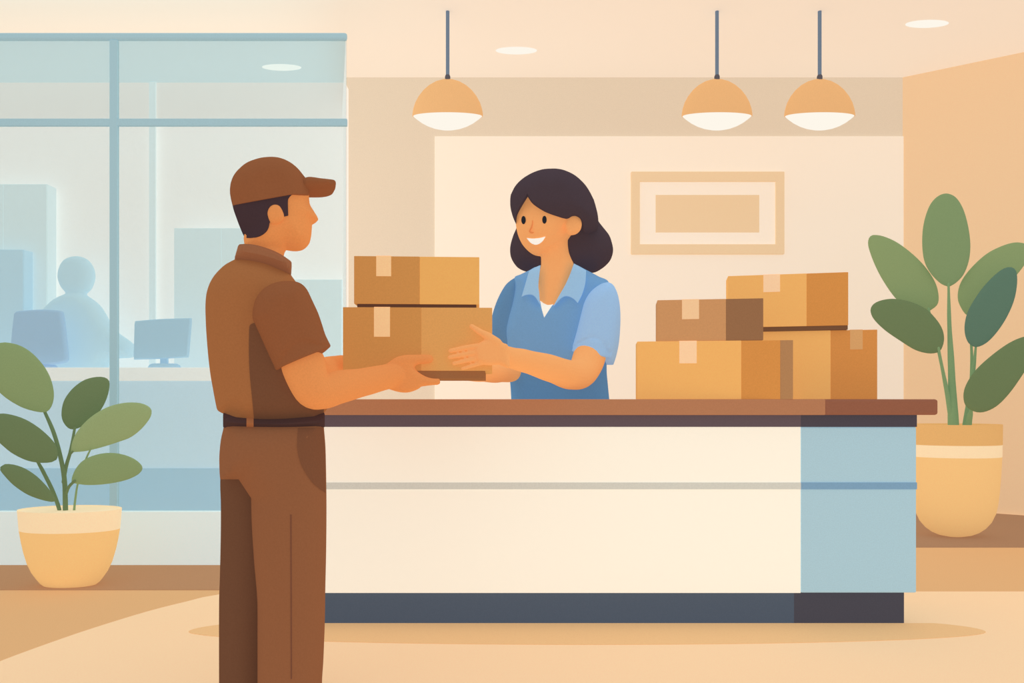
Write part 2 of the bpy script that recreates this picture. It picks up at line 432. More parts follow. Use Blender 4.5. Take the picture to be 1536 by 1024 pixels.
# ------------------------------------------------------------------ rug and the counter's painted shadow
def fl(px, py): d = H*F/(py-HY); return ((px-CX)/F*d, d)
rug_pts = [fl(0,993), fl(70,967), fl(138,943.6), fl(221,918), fl(280,903), fl(328,892.5)]
rp = outline([(-1.95, 1.0, 1)] + [(-1.9, 2.0)] + rug_pts + [(-1.05, 3.475), (-0.7, 1012/290.), (0.2, 1012/290., 1), (5.2, 1012/290., 1), (5.2, 1.0, 1)], 0.08)
tag(obj('area_rug', prism([tuple(p) for p in rp], 0.0, 0.004), 'rug'), 'huge pale peach floor rug with a curved left edge under the counter', 'rug')
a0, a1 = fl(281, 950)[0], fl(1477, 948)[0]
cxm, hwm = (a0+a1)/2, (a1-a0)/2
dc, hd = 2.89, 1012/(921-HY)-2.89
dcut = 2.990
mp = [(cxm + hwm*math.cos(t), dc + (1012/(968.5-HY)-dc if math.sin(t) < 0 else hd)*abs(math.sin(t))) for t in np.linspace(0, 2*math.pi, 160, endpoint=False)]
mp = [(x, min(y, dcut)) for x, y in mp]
tag(obj('oval_shadow', prism(mp, 0.0042, 0.0062), 'mat'), 'long thin oval tan shadow shape laid on the floor along the foot of the counter', 'mat')  # the counter's cast shadow, built as a thin darker oval

# ------------------------------------------------------------------ counter
CF, CB, CN = 2.96, 3.40, 3.13      # body front, back of the right half, back where she stands
LX = -1.02; NX = 0.52              # left end, notch position
def X(px, d): return (px-CX)/F*d
def lshape(x0, x1, y0, dback=0.0):
    return [(x0, y0), (x1, y0), (x1, CB-dback), (NX+dback, CB-dback), (NX+dback, CN-dback), (x0, CN-dback)]
ct = thing('reception_counter', 'long cream reception counter with a pale blue right end and dark plinth', 'counter', (0.3, 3.15, 0.0042))
zb = lambda y: H + (HY-y)/F*CF
x1201, x1375 = X(1201, CF), X(1375, CF)
obj('front_panel', prism([(LX, CF), (x1201, CF), (x1201, CB-.03), (NX, CB-.03), (NX, CN-.03), (LX, CN-.03)], zb(889), zb(640)), 'counter_cream', ct)
obj('end_panel', box(x1201, x1375, CF, CB-.03, zb(889), zb(640), 0.006), 'counter_blue', ct, 'pale blue end panel')
obj('groove_strip', box(LX+.01, x1201, CF-0.003, CF+0.01, zb(733.5), zb(723.3)), 'line_a', ct)
obj('groove_strip', box(x1201, x1375, CF-0.003, CF+0.01, zb(733.5), zb(723.3)), 'line_b', ct, 'darker blue strip')
obj('fascia', prism([(LX, CF-0.002), (x1201, CF-0.002), (x1201, CB-.03), (NX, CB-.03), (NX, CN-.03), (LX, CN-.03)], zb(640), zb(622)), 'fascia_a', ct)
obj('fascia', box(x1201, x1375, CF-0.002, CB-.03, zb(640), zb(622)), 'fascia_b', ct, 'near-black fascia of the end')
KD = 2.994
obj('plinth', box(LX+.05, X(1191, KD), KD, CN-.08, 0.0042, zb(889)), 'kick_a', ct)
obj('plinth', box(X(1191, KD), X(1356, KD), KD, CN-.08, 0.0042, zb(889)), 'kick_b', ct, 'near-black plinth of the end')
TF = 2.93
tz0, tz1 = zb(622), H - 0.0015
wt = thing('worktop', 'brown wooden worktop lying along the whole counter under the boxes', 'worktop', (0.3, 3.1, tz0))
xs = X(1237, TF); xe = X(1408, TF)
def bevprism(poly, z0, z1, b):
    V, Fc = prism(poly, z0, z1)
    bm = bmesh.new(); vs = [bm.verts.new(v) for v in V]; 
    for f in Fc: bm.faces.new([vs[i] for i in f])
    bmesh.ops.bevel(bm, geom=list(bm.edges), offset=b, segments=3, profile=0.5, affect='EDGES'); bm.verts.index_update()
    o = ([tuple(v.co) for v in bm.verts], [[v.index for v in f.verts] for f in bm.faces]); bm.free(); return o
obj('top_board', bevprism([(LX-.03, TF), (xs+.004, TF), (xs+.004, CB), (NX, CB), (NX, CN), (LX-.03, CN)], tz0, tz1, 0.004), 'top_a', wt)
obj('end_board', bevprism([(xs, TF+.0005), (xe, TF+.0005), (xe, CB), (xs, CB)], tz0, tz1, 0.010), 'top_b', wt, 'darker brown end board')

# ------------------------------------------------------------------ cardboard boxes
def carton(label, d, x0, xsplit, x1, ytop, ybot, depth, front, side, tape, tx0, tx1, ty, group, theta=None, z0=None, gap=None, tape_on_side=False, gapm=None, shadow_px=None, shadow_m=None):
    if x0 > CX: x0 = CX + (x0-CX)*(d+depth*.25)/d    # boxes stand turned a little towards the room
    cx_ = (x0 + x1)/2
    pl = Plane(x0 if theta == 'left' else cx_, d, math.atan2(x0-CX, F)*.75 if x0 > CX else math.atan2(x1-CX, F))
    um, zm = pl.uv(cx_, (ytop+ybot)/2)
    dm = pl.w(um, 0)[1]
    a, b, c = pl.uv(x0, 0)[0], pl.uv(xsplit, 0)[0], pl.uv(x1, 0)[0]
    zt_ = H + (HY-ytop)/F*dm; zb_ = H + (HY-ybot)/F*dm if z0 is None else z0
    gz = 0.0
    base = zb_
    if gap: gz = gap[0]/F*dm
    t = thing('cardboard_box', label, 'box', pl.w(um, base, depth/2), group)
    obj('carton', pbox(pl, a, b, 0, depth, zb_+gz, zt_, 0.0015), front, t)
    obj('shading_panel', pbox(pl, b, c, 0.0004, depth, zb_+gz, zt_-0.0003, 0.0015), side, t)  # lit and shaded box faces painted as two card tones
    e, g = pl.uv(tx0, 0)[0], pl.uv(tx1, 0)[0]
    zl = H + (HY-ty)/F*dm
    V1 = pbox(pl, e, g, -0.0012, 0.0006, zl, zt_+0.0010)
    V2 = pbox(pl, e, g, -0.0012, depth*0.8, zt_-0.0005, zt_+0.0010)
    obj('tape', join(V1, V2), tape, t)
    if gap:
        e, g = pl.uv(gap[1], 0)[0], pl.uv(gap[2], 0)[0]
        obj('shadow_gap', pbox(pl, e, g, 0.004, depth-0.004, zb_, zb_+gz), gapm, t, 'dark shadow gap under the box')  # shadow gap below the box, built as a dark slab
    if shadow_px:
        e, g = c, pl.uv(shadow_px, 0)[0]
        obj('shadow_strip', pbox(pl, e, g, 0.004, depth, zb_, zt_, 0.001), shadow_m, t, 'dull brown painted shadow strip at the right edge')  # cast shadow on the box behind, shaped as a narrow strip
    return zt_
BD = 2.52
G1, G2 = 'parcels passed between the two people', 'parcels stacked on the counter'
hz = carton('larger cardboard box gripped by both people, under a smaller box', BD, 514.3, 631.7, 738.3, 460.8, 567.3, 0.34, 'card_shaded', 'card_lit_low', 'tape_a', 561, 585, 505, G1, gap=(11.5, 598, 727.5), gapm='gap_b')
carton('smaller cardboard box riding on top of the box being handed over', BD+0.004, 531, 629.5, 719, 384.5, 460.8, 0.30, 'card_shaded', 'card_lit', 'tape_a', 564.4, 586.7, 414.5, G1, z0=hz+0.0012, gap=(4.6, 535.5, 714.5), gapm='gap_a')
WZ = H - 0.0014
a = carton('long golden cardboard box on the worktop nearest the woman, bottom left of the pile', 2.965, 953.5, 1112, 1170.5, 511, 598, 0.15, 'card_gold', 'card_gold_shade', 'tape_b', 1019, 1045, 544.5, G2, z0=WZ, shadow_px=1190, shadow_m='card_shadow')
carton('small dull brown cardboard box with a painted shaded side, on the long golden box', 2.97, 983.5, 1089, 1145, 448.5, 511, 0.14, 'card_brown', 'card_brown_shade', 'tape_c', 1023, 1048.5, 478, G2, z0=a+0.0012)
b = carton('golden cardboard box at the right end of the pile, under another box', 3.18, 1100, 1246, 1316, 496, 598, 0.12, 'card_gold', 'card_gold_shade_b', 'tape_d', 1275, 1294, 525, G2, z0=WZ)
carton('topmost golden cardboard box of the pile, highest on the counter', 3.18, 1089, 1210, 1272.5, 410.8, 496, 0.12, 'card_gold', 'card_gold_shade', 'tape_b', 1145, 1170, 437, G2, z0=b+0.0012, gap=(6.2, 1095, 1272), gapm='gap_c')

# ------------------------------------------------------------------ picture on the accent wall
PD = 6.23
def wx(p): return (p-CX)/F*PD
def wz(p): return H + (HY-p)/F*PD
pf = thing('framed_picture', 'wide peach framed abstract picture on the cream wall behind the counter', 'picture', (wx(1060), PD, wz(382)))
fx0, fx1, fz0, fz1 = wx(946), wx(1175), wz(382), wz(258.5); bw = 13/F*PD; bh = 15/F*PD
ring = join(box(fx0, fx1, PD-.03, PD, fz1-bh, fz1, .006), box(fx0, fx1, PD-.03, PD, fz0, fz0+bh, .006),
            box(fx0, fx0+bw, PD-.0298, PD, fz0+.004, fz1-.004, .004), box(fx1-bw, fx1, PD-.0298, PD, fz0+.004, fz1-.004, .004))
obj('frame', ring, 'pic_frame', pf)
obj('mount', box(fx0+bw-.002, fx1-bw+.002, PD-.012, PD, fz0+bh-.002, fz1-bh+.002), 'pic_mat', pf)
obj('print', box(wx(983), wx(1138), PD-.015, PD-.011, wz(349), wz(293)), 'picture', pf)

# ------------------------------------------------------------------ pendant lamps
LD = (ZC - H) * F / (HY - 17)
def pendant(px, label):
    x = X(px, LD); z = lambda y: H + (HY-y)/F*LD; r = lambda n: n/F*LD
    t = thing('pendant_lamp', label, 'lamp', (x, LD, z(195)), 'pendant lamps over the counter')
    c = (x, LD)
    obj('rod', lathe(c, [(r(2.7), z(114)), (r(2.7), ZC)], 16), 'rod', t, smooth=40)
    obj('socket', lathe(c, [(r(4.0), z(120)), (r(4.0), z(115)), (r(3.2), z(112.8))], 20), 'socket', t, smooth=40)
    pr = [(52.8,174.3),(52.9,171),(51.6,163.5),(48.6,154),(43.5,144.5),(36.5,135.5),(28,128),(18,122.3),(8,119.2),(1,118.5)]
    obj('shade', lathe(c, [(r(a), z(b)) for a, b in pr], 64, 0.30), 'shade', t, smooth=50)
    dr = [(1,195.2),(10,194.6),(20,192.6),(30,189),(39,184.2),(46.5,178.8),(51.8,174.2)]
    obj('diffuser', lathe(c, [(r(a), z(b)) for a, b in dr], 64, 0.30), LAMP_WHITE, t, 'glowing white lower bowl', smooth=50)
    return t
p0 = pendant(671.5, 'peach dome pendant lamp hanging alone on the left, above the handed-over boxes')
for px, lb in ((1075.5, 'peach dome pendant lamp in the middle, hanging above the framed picture'), (1229.5, 'rightmost peach dome pendant lamp, hanging nearest the tall plant')):
    c = p0.copy(); COL.objects.link(c); c.location.x = X(px, LD); c['label'] = lb
    for ch in list(p0.children):
        k = ch.copy(); COL.objects.link(k); k.parent = c

def downlight(px, py, hwp, hhp, zc, m, label):
    d = (zc - H) * F / (HY - py); x = X(px, d); rx = hwp/F*d
    dn, df = (zc-H)*F/(HY-py+hhp), (zc-H)*F/(HY-py-hhp)
    ky = (df-dn)/2/rx
    t = thing('ceiling_light', label, 'light', (x, d, zc-0.006), 'recessed ceiling lights')
    obj('diffuser', lathe((x, d), [(rx*0.90, zc-0.006), (rx*0.97, zc-0.004), (rx, zc-0.0002)], 40, ky), m, t)
    obj('trim_ring', lathe((x, d), [(rx*1.0, zc-0.003), (rx*1.015, zc-0.002), (rx*1.015, zc-0.0001)], 40, ky), m, t)
downlight(774.5, 75.7, 30.5, 5.4, ZC, LAMP_WHITE, 'oval white recessed ceiling light between the left and middle pendants')
downlight(1390.5, 35.6, 31.5, 5.8, ZC, LAMP_WHITE, 'oval white recessed ceiling light at top right above the tall plant')
downlight(422.5, 100.7, 28.8, 4.6, OC, LAMP_PALE, 'oval pale recessed light in the office ceiling behind the glass')

# ------------------------------------------------------------------ plants
def stem(keys, parent, m): return obj('stem', ptube(keys, sides=10, sub=5), m, parent, smooth=180)
def leaf(pl, pts, m, parent, off, bend=0.10):
    f = Form(pl, pts, 0.010, 0.05, off, 0.022)
    c = f.poly.mean(0); L = np.ptp(f.poly, axis=0).max()
    geo = f.geo(curve=lambda V: ((V - c)**2).sum(1) / L * bend * 2)
    return obj('leaf', geo, m, parent, smooth=180)

LP = 3.62
lp = thing('potted_plant', 'broad-leaved plant in a peach pot at the left, in front of the office glass', 'plant', (X(105, LP), LP, 0.003), 'potted plants')
def pot(c, D, cxp, prof, split, m_body, m_rim, parent, ky):
    z = lambda y: H + (HY-y)/F*D
    r = lambda n: n/F*D
    body = [p for p in prof if p[1] >= split]; rim = [p for p in prof if p[1] <= split]
    return body, rim, z, r
zL = lambda y: H + (HY-y)/F*LP
rL = lambda n: n/F*LP
cL = (X(105, LP), LP)
def offz(prof, z, zmin): return [(a, max(z(b), zmin)) for a, b in prof]
body = [(30,886.5),(38.5,886),(43,882),(48,875),(54.8,864),(61,849),(66,830),(69.5,812),(72.3,793)]
pr = [(rL(a), zL(b)) for a, b in body]
k0 = pr[0][1]; sc_ = (pr[-1][1]-0.003)/(pr[-1][1]-k0)
pr = [(a, pr[-1][1]-(pr[-1][1]-b)*sc_) for a, b in pr]
obj('pot', lathe(cL, pr, 64, 0.55), 'pot', lp, smooth=40)
obj('pot_rim', lathe(cL, [(rL(72.4), zL(793.2)), (rL(74.9), zL(763)), (rL(73.9), zL(763)), (rL(73), zL(765)), (rL(1), zL(765))], 64, 0.55), 'pot_band', lp, 'pale rim band', smooth=40)
pL = Plane(105, LP)
cA = lambda p: crop(0, 350, .34505, p)
cB = lambda p: crop(0, 671, .34505, p)
leaf(pL, cA([(40,474),(90,488),(140,520),(190,575),(220,630),(234,690),(230,735),(215,765),(195,777),(160,775),(100,758),(40,725),(0,693),(-50,640),(-75,570),(-50,500),(0,474)]), 'leaf_light', lp, 0.04)
leaf(pL, cA([(420,623),(455,625),(475,640),(476,670),(465,715),(440,765),(400,810),(360,838),(320,852),(295,845),(275,820),(267,790),(272,745),(290,705),(325,665),(370,635)]), 'leaf_dark', lp, 0.06)
leaf(pL, cA([(308,952,1),(312,915),(330,870),(370,820),(420,780),(480,750),(550,735),(610,737),(645,750),(661,770),(655,800),(620,845),(570,885),(510,908),(440,930),(370,947)]), 'leaf_lime', lp, -0.07)
leaf(pL, cA([(0,783),(50,788),(110,808),(170,845),(220,890),(245,925),(252,960),(245,985),(225,995),(180,998),(120,988),(60,960),(20,930),(-20,890),(-40,840),(-25,800)]), 'leaf_dark', lp, -0.04)
leaf(pL, cB([(0,85),(20,73),(60,75),(110,92),(160,125),(200,165),(230,205),(245,235,1),(225,238),(180,228),(120,205),(60,165),(20,125),(0,100)]), 'leaf_dark', lp, -0.08)
leaf(pL, cB([(311,155,1),(312,135),(325,100),(355,62),(400,37),(460,24),(520,27),(575,45),(610,70),(621,92),(605,115),(560,138),(500,153),(430,162),(370,163)]), 'leaf_light', lp, -0.10)
def st(c, keys, d): return [(c[0]+a*c[2], c[1]+b*c[2], d+o, r) for a, b, o, r in keys]
sA = (0, 350, .34505)
stem(st(sA, [(190,765,.04,2.2),(235,870,.02,2.8),(266,985,.0,3.0),(281,1080,0,3.3),(285,1215,0,3.6)], LP), lp, 'leaf_dark')
stem(st(sA, [(325,845,.05,1.8),(308,940,.02,2.4),(288,1010,.01,2.6),(276,1080,0,2.6)], LP), lp, 'leaf_dark')
stem(st(sA, [(316,948,-.06,1.6),(301,965,-.03,1.8),(293,1000,0,1.8)], LP), lp, 'leaf_dark')
stem(st(sA, [(160,985,-.03,2.0),(185,1030,-.02,2.6),(225,1110,-.01,2.8),(252,1180,0,2.8),(262,1220,0,2.6)], LP), lp, 'leaf_dark')
stem(st(sA, [(325,1075,-.09,2.0),(300,1100,-.04,2.2),(287,1130,0,2.4)], LP), lp, 'leaf_dark')
stem(st(sA, [(395,935,-.03,1.2),(372,985,-.02,1.3),(340,1080,0,1.3),(328,1150,0,1.5),(321,1215,0,1.7)], LP), lp, 'leaf_light')

RP = 1012/(809-HY)+0.10
rp_ = thing('potted_plant', 'tall plant with big oval leaves in a peach pot behind the blue counter end', 'plant', (X(1433, RP), RP, 0.003), 'potted plants')
zR = lambda y: H + (HY-y)/F*RP
rR = lambda n: n/F*RP
cR = (X(1433, RP), RP)
body = [(12,813),(24,810.5),(34,806),(43,799),(51,789),(57,775),(60,760),(62,742),(64,715),(65.5,684)]
pr = [(rR(a), zR(b)) for a, b in body]; k0 = pr[0][1]; sc_ = (pr[-1][1]-0.003)/(pr[-1][1]-k0)
pr = [(a, pr[-1][1]-(pr[-1][1]-b)*sc_) for a, b in pr]
obj('pot', lathe(cR, pr, 64, 0.6), 'pot_b', rp_, smooth=40)
obj('pot_band', lathe(cR, [(rR(65.6), zR(684.2)), (rR(66), zR(666))], 64, 0.6), 'pot_band', rp_, 'pale band', smooth=40)
obj('pot_rim', lathe(cR, [(rR(66.2), zR(666.2)), (rR(66.4), zR(636)), (rR(65), zR(636)), (rR(64), zR(638)), (rR(1), zR(638))], 64, 0.6), 'pot_rim', rp_, 'darker rim', smooth=40)
pR = Plane(1433, RP)
cC = lambda p: crop(1270, 270, .38109, p)
leaf(pR, cC([(392,48),(430,65),(460,115),(480,190),(487,260),(480,320),(460,370),(430,402),(402,418,1),(370,405),(330,365),(305,315),(297,245),(303,170),(325,100),(355,62)]), 'leaf_green', rp_, 0.0)
leaf(pR, cC([(85,225),(100,212),(140,217),(200,245),(270,300),(320,355),(352,410),(362,460),(355,490),(325,513,1),(280,505),(230,490),(190,462),(140,390),(105,320),(83,255)]), 'leaf_light', rp_, 0.05)
leaf(pR, cC([(92,510),(105,485),(140,470),(190,466),(250,478),(310,505),(355,550),(378,590),(383,630),(372,665),(355,678),(320,681),(270,668),(215,635),(150,590),(105,545)]), 'leaf_dark', rp_, -0.08)
leaf(pR, cC([(698,245),(660,243),(610,258),(550,290),(490,345),(450,400),(437,450),(445,490),(475,530),(520,520),(600,450),(680,360),(720,300),(735,260)]), 'leaf_light', rp_, 0.06)
leaf(pR, cC([(650,340),(668,355),(672,400),(660,470),(630,540),(590,600),(550,640),(510,656),(480,640),(465,600),(467,550),(485,500),(530,430),(580,375),(620,345)]), 'leaf_teal', rp_, -0.08)
leaf(pR, cC([(698,615),(640,640),(570,690),(510,745),(475,795),(460,840),(467,885),(500,910),(540,913),(590,890),(640,840),(690,770),(740,690),(750,640),(735,615)]), 'leaf_dark', rp_, -0.12)
sR = (1270, 270, .38109)
stem(st(sR, [(401,408,.0,1.6),(404,560,0,2.8),(412,740,0,4.6),(420,960,0,7.6),(421,975,0,7.6)], RP), rp_, 'stem_b')
stem(st(sR, [(362,660,-.07,1.6),(376,740,-.05,2.2),(392,820,-.02,3.0),(410,930,0,3.6)], RP), rp_, 'stem_b')
stem(st(sR, [(322,505,.05,1.5),(350,620,.04,1.8),(372,720,.02,2.2),(395,830,.0,2.6)], RP), rp_, 'stem_b')
stem(st(sR, [(509,648,-.08,1.5),(500,740,-.05,2.6),(488,840,-.02,4.2),(473,960,0,5.8),(472,975,0,5.8)], RP), rp_, 'stem_b')
stem(st(sR, [(476,520,.06,1.5),(490,640,.05,1.8),(492,760,.02,2.4),(482,900,0,3.2)], RP), rp_, 'stem_b')
stem(st(sR, [(492,900,-.12,2.0),(484,930,-.06,4.0),(476,975,-.01,5.0)], RP), rp_, 'stem_b')

# ------------------------------------------------------------------ office furniture and the silhouette behind the glass
DD = 4.5
dk = thing('office_desk', 'long pale desk behind the office glass carrying two monitors', 'desk', (-2.6, DD+.15, 0))
dx0, dx1 = -5.2, -1.53
zd = lambda y: H + (HY-y)/F*DD
obj('desktop', box(dx0, dx1, DD-.01, DD+.20, zd(571), zd(551), .004), 'desk_top', dk)
obj('front_panel', box(dx0, dx1, DD, DD+.03, zd(702), zd(571)), 'desk_front', dk)
obj('plinth', box(dx0, dx1, DD-.006, DD+.03, 0.0, zd(702)), 'desk_base', dk, 'darker blue base')
def mon_geo(pts, D, T, R, off=0): return Form(Plane(pts[0][0], D, 0.0), pts, T, R, off, 0.02).geo()
MD = 4.64
m1 = thing('computer_monitor', 'left dull blue monitor on the office desk in front of the pale figure', 'monitor', (X(62, MD), MD, zd(551)), 'monitors on the office desk')
obj('screen', mon_geo(cA([(68,342),(80,338),(180,331),(262,336),(274,344),(297,535),(292,556),(270,565),(200,572),(100,566),(52,555)]), MD-.03, .03, .02), 'monitor_a', m1)
obj('stand', join(pbox(Plane(62, MD, 0), -.03, .03, -.012, .012, zd(551), H+(HY-540)/F*MD)), 'monitor_a', m1)
zb1 = zd(551)
obj('foot', lathe((X(64, MD), MD), [(.085, zb1), (.085, zb1+.012), (.075, zb1+.022), (.02, zb1+.03)], 32, .8), 'monitor_a', m1, smooth=40)
m2 = thing('computer_monitor', 'right blue-grey monitor on the office desk beside the post', 'monitor', (X(247, MD), MD, zd(551)), 'monitors on the office desk')
obj('screen', mon_geo(cA([(588,381,1),(700,372),(834,368,1),(820,539,1),(700,545),(583,549,1)]), MD-.03, .02, .012), 'monitor_b', m2)
obj('stand', pbox(Plane(246.5, MD, 0), -.021, .021, -.012, .012, zd(551), H+(HY-537)/F*MD), 'monitor_b', m2)
obj('foot', lathe((X(247, MD), MD), [(.1, zb1), (.1, zb1+.008), (.092, zb1+.022), (.075, zb1+.03), (.02, zb1+.032)], 32, .7), 'monitor_b', m2, smooth=40)

SD = 4.86
ps = Plane(115, SD, 0.0)
g1 = Form(ps, cA([(333,99),(375,110),(402,145),(409,188),(400,225),(385,250),(365,266),(365,275),(300,275),(300,265),(282,250),(266,225),(257,188),(266,145),(290,112)]), .07, .07, 0, .015).geo()
g2 = Form(ps, cA([(297,262),(250,283),(215,313),(190,345),(175,420),(170,640),(440,640),(470,560),(512,544),(565,541),(583,530),(584,492),(562,467),(510,429),(475,385),(435,318),(400,285),(365,264),(330,256)]), .09, .07, 0, .02).geo()
g3 = tube([(Vector((X(110, SD), SD, .80)), .09), (Vector((X(112, SD), SD, 1.15)), .09)])
leg_s = [tube([(Vector((X(110, SD)+q*.08, SD, .85)), .075), (Vector((X(110, SD)+q*.085, SD, .5)), .06), (Vector((X(110, SD)+q*.085, SD, .05)), .045)]) for q in (-1, 1)]
tag(obj('person', fuse([g1, g2, g3] + leg_s, 0.008, 4), 'office_person', smooth=180), 'pale blue silhouette of a person behind the office desk, seen through the glass', 'person')

def cabinet(name, label, x0p, x1p, yt, d, depth, m, cat='cabinet'):
    x0, x1 = X(x0p, d), X(x1p, d); z1 = H + (HY-yt)/F*d
    t = thing(name, label, cat, ((x0+x1)/2, d+depth/2, 0), 'pale cabinets along the office wall')
    obj('carcass', box(x0, x1, d, d+depth, 0.06, z1, .003), m, t)
    obj('plinth', box(x0+.01, x1-.01, d+.01, d+depth, 0, .06), m, t)
    xm = (x0+x1)/2
    for a_, b_ in ((x0+.004, xm-.001), (xm+.001, x1-.004)):
        obj('door', box(a_, b_, d-.004, d, .07, z1-.006), m, t)
    return t
cabinet('office_cabinet', 'blue cabinet at the far left edge, in front of a taller pale one', -90, 36, 374, 4.84, .09, 'office_blue')
cabinet('office_cabinet', 'tallest pale cabinet in the office, at far left behind the pale figure', -60, 71, 276, 4.95, .10, 'office_pale')
cabinet('office_cabinet', "pale cabinet in the office directly behind the delivery man's head", 261, 404, 342, 4.94, .10, 'office_pale')
cabinet('office_cabinet', "lowest pale cabinet in the office, between the man's chest and the boxes", 412, 513, 419, 4.94, .10, 'office_pale')

# ================================================================== DELIVERY MAN
MDp = 2.18
pm = Plane(405, MDp)
kA = lambda p: crop(290, 220, .17578, p)
kB = lambda p: crop(290, 360, .29284, p)
kT = lambda p: crop(290, 580, .43328, p)
kC = lambda p: crop(500, 370, .23431, p)
man = thing('person', 'delivery man in brown uniform and cap, seen from behind in profile, handing over boxes', 'person', pm.w(0, 0.0042))
head = Form(pm, kA([(985,400),(989,450),(998,505),(1030,560),(1069,622,1),(1045,645),(1013,660,1),(1012,700),(1005,770),(990,825),(960,862),(920,882),(870,887),(820,882),(789,876,1),(740,905),(620,930),(500,900),(437,850),(447,775),(425,730),(385,640),(350,520),(330,430),(325,370),(338,300),(370,235),(450,165),(550,127),(640,114),(720,118),(790,140),(850,175),(905,225),(950,290)]), .092, .07, 0, .006)
nk = Form(pm, kA([(445,740),(640,700),(789,876),(778,905),(768,955),(750,1010),(660,1030),(520,1000),(450,960),(432,930),(437,855)]), .055, .05, 0, .006)
shirt = Form(pm, kB([(212,103,1),(160,132),(115,175),(85,220),(68,270),(62,330),(63,400),(67,480),(75,580),(85,670),(100,760),(122,868),(140,882),(156,890,1),(160,955,1),(400,962),(660,955,1),(668,886,1),(683,868),(686,858),(670,780),(650,680),(632,580),(612,470),(590,370),(560,270),(500,178,1),(450,152),(380,120),(320,105),(265,98)]), .125, .10, 0, .010)
SO = -0.12
sleeve = Form(pm, kB([(303,400),(305,350),(325,290),(365,245),(420,218),(480,210),(540,218),(580,250),(610,310),(640,375),(662,440),(678,488),(705,542,1),(665,578),(600,605),(520,630),(460,653),(425,670,1),(395,610),(350,510),(315,432)]), .080, .065, SO, .008)
hand = Form(Plane(620, BD-.024), kC([(300,765),(340,748),(400,708),(460,692),(520,690),(610,690),(632,699),(640,718),(632,738),(600,748),(545,752),(521,768),(532,790),(560,812),(600,833),(640,842),(678,844),(683,856),(668,877),(630,886),(575,888),(545,910),(500,928),(460,934),(410,928),(350,910),(300,900)]), .020, .020, 0, .0045)
torso_core = Form(pm, kB([(260,190),(180,230),(130,300),(120,400),(130,560),(155,740),(190,860),(200,960),(580,960),(600,860),(580,700),(550,500),(510,350),(450,240),(360,190)]), .07, .08, 0, .02)
def pk(pl, px, py, off, r):
    u, v = pl.uv(px, py, off); q = Vector(pl.w(u, v, off)); return (q, r / F * q.y)
arm = tube([pk(pm,428,440,SO+.02,18),pk(pm,436,480,SO,22),pk(pm,446,515,SO,27),pk(pm,455,548,SO-.005,32),pk(pm,468,582,SO-.015,28.5)] + [(P3(a, b, d), r/F*d) for a, b, d, r in [(484,587,2.115,26.5),(510,580,2.19,25),(545,573,2.32,21.2),(575,566,2.44,19.2),(592,563,2.485,17)]], sides=24)
far_arm = ptube([(437,445,2.33,20),(455,510,2.38,20),(474,556,2.45,21),(492,554,2.55,19.5),(510,549,2.66,16.5),(520,548,2.74,14)], sides=20)
BX = X(514.3, BD)      # left side face of the lower box
def w2(x, y, z): return Vector((x, y, z))
zf = H + (HY-548)/F*2.74
far_hand = [tube([(w2(BX-.026, 2.70, zf), .026), (w2(BX-.024, 2.76, zf+.005), .030), (w2(BX-.018, 2.79, zf+.01), .022)])]
for k, (dz, ln) in enumerate(((-.03,.05),(-.010,.066),(.012,.070),(.034,.060))):
    far_hand.append(tube([(w2(BX-.020, 2.775, zf+dz*.8), .0105), (w2(BX-.013, 2.775+ln*.6, zf+dz+.002), .0098), (w2(BX-.0105, 2.775+ln, zf+dz+.002), .0085)], sides=10))
far_hand.append(tube([(w2(BX-.022, 2.735, zf+.02), .013), (w2(BX-.016, 2.752, zf+.05), .011), (w2(BX-.013, 2.765, zf+.075), .009)], sides=10))
zu = H + (HY-567.3)/F*BD
fingers = []
for k, (y0, ln) in enumerate(((2.515,.062),(2.540,.072),(2.564,.068),(2.586,.055))):
    fingers.append(tube([(w2(X(612, 2.5), BD-.018+(y0-2.515)*.75, zu-.022), .0135), (w2(X(635, 2.5), y0, zu-.0135), .0115), (w2(X(635, 2.5)+ln*.6, y0+.012, zu-.0115), .0100)], sides=12))
legs = [tube([pk(pm,400,640,0,34), pk(pm,372,760,.05,22), pk(pm,360,900,.06,19), pk(pm,358,1022,.06,15)]),
        tube([pk(pm,412,640,-.01,38), pk(pm,430,760,-.03,30), pk(pm,431,900,-.03,26), pk(pm,430,1016,-.03,20)])]
body = fuse([head.geo(), nk.geo(), torso_core.geo(), arm, hand.geo(), far_arm] + far_hand + fingers + legs, 0.0038, 2)
obj('body', body, 'man_skin', man, smooth=180)
ear = Form(pm, kA([(632,580),(640,535),(665,505),(700,495),(735,507),(760,545),(775,590),(765,625),(735,650),(690,660),(655,645)]), .016, .016, -.094, .004)
obj('ear', ear.geo(), 'man_skin', man, smooth=180)
obj('hair', head.patch(kA([(333,490),(370,610),(405,700),(432,757),(455,775),(520,772),(580,755),(625,720),(645,680),(655,640),(690,610),(780,592,1),(810,585,1),(808,455),(825,422),(850,400,1),(850,380,1),(600,300),(340,380)]), .006, both=True), 'man_hair', man, smooth=40)
cap = obj('cap', head.patch(kA([(335,495,1),(318,430),(312,370),(322,300),(350,235),(400,180),(470,138),(550,113),(640,101),(720,105),(790,125),(850,160),(905,205),(945,250),(970,286),(990,350),(985,408,1),(850,402,1)]), .013, both=True), 'brown_cap', man, smooth=40)
obj('visor', Form(pm, kA([(830,404,1),(900,330),(965,286),(1080,297),(1180,309),(1205,320),(1213,348),(1200,376),(1160,397),(1100,407),(985,408)]), .085, .05, 0, .006, power=3).geo(), 'brown_cap', cap, smooth=60)
sh = obj('shirt', shirt.geo(), 'brown_shirt', man, smooth=180)
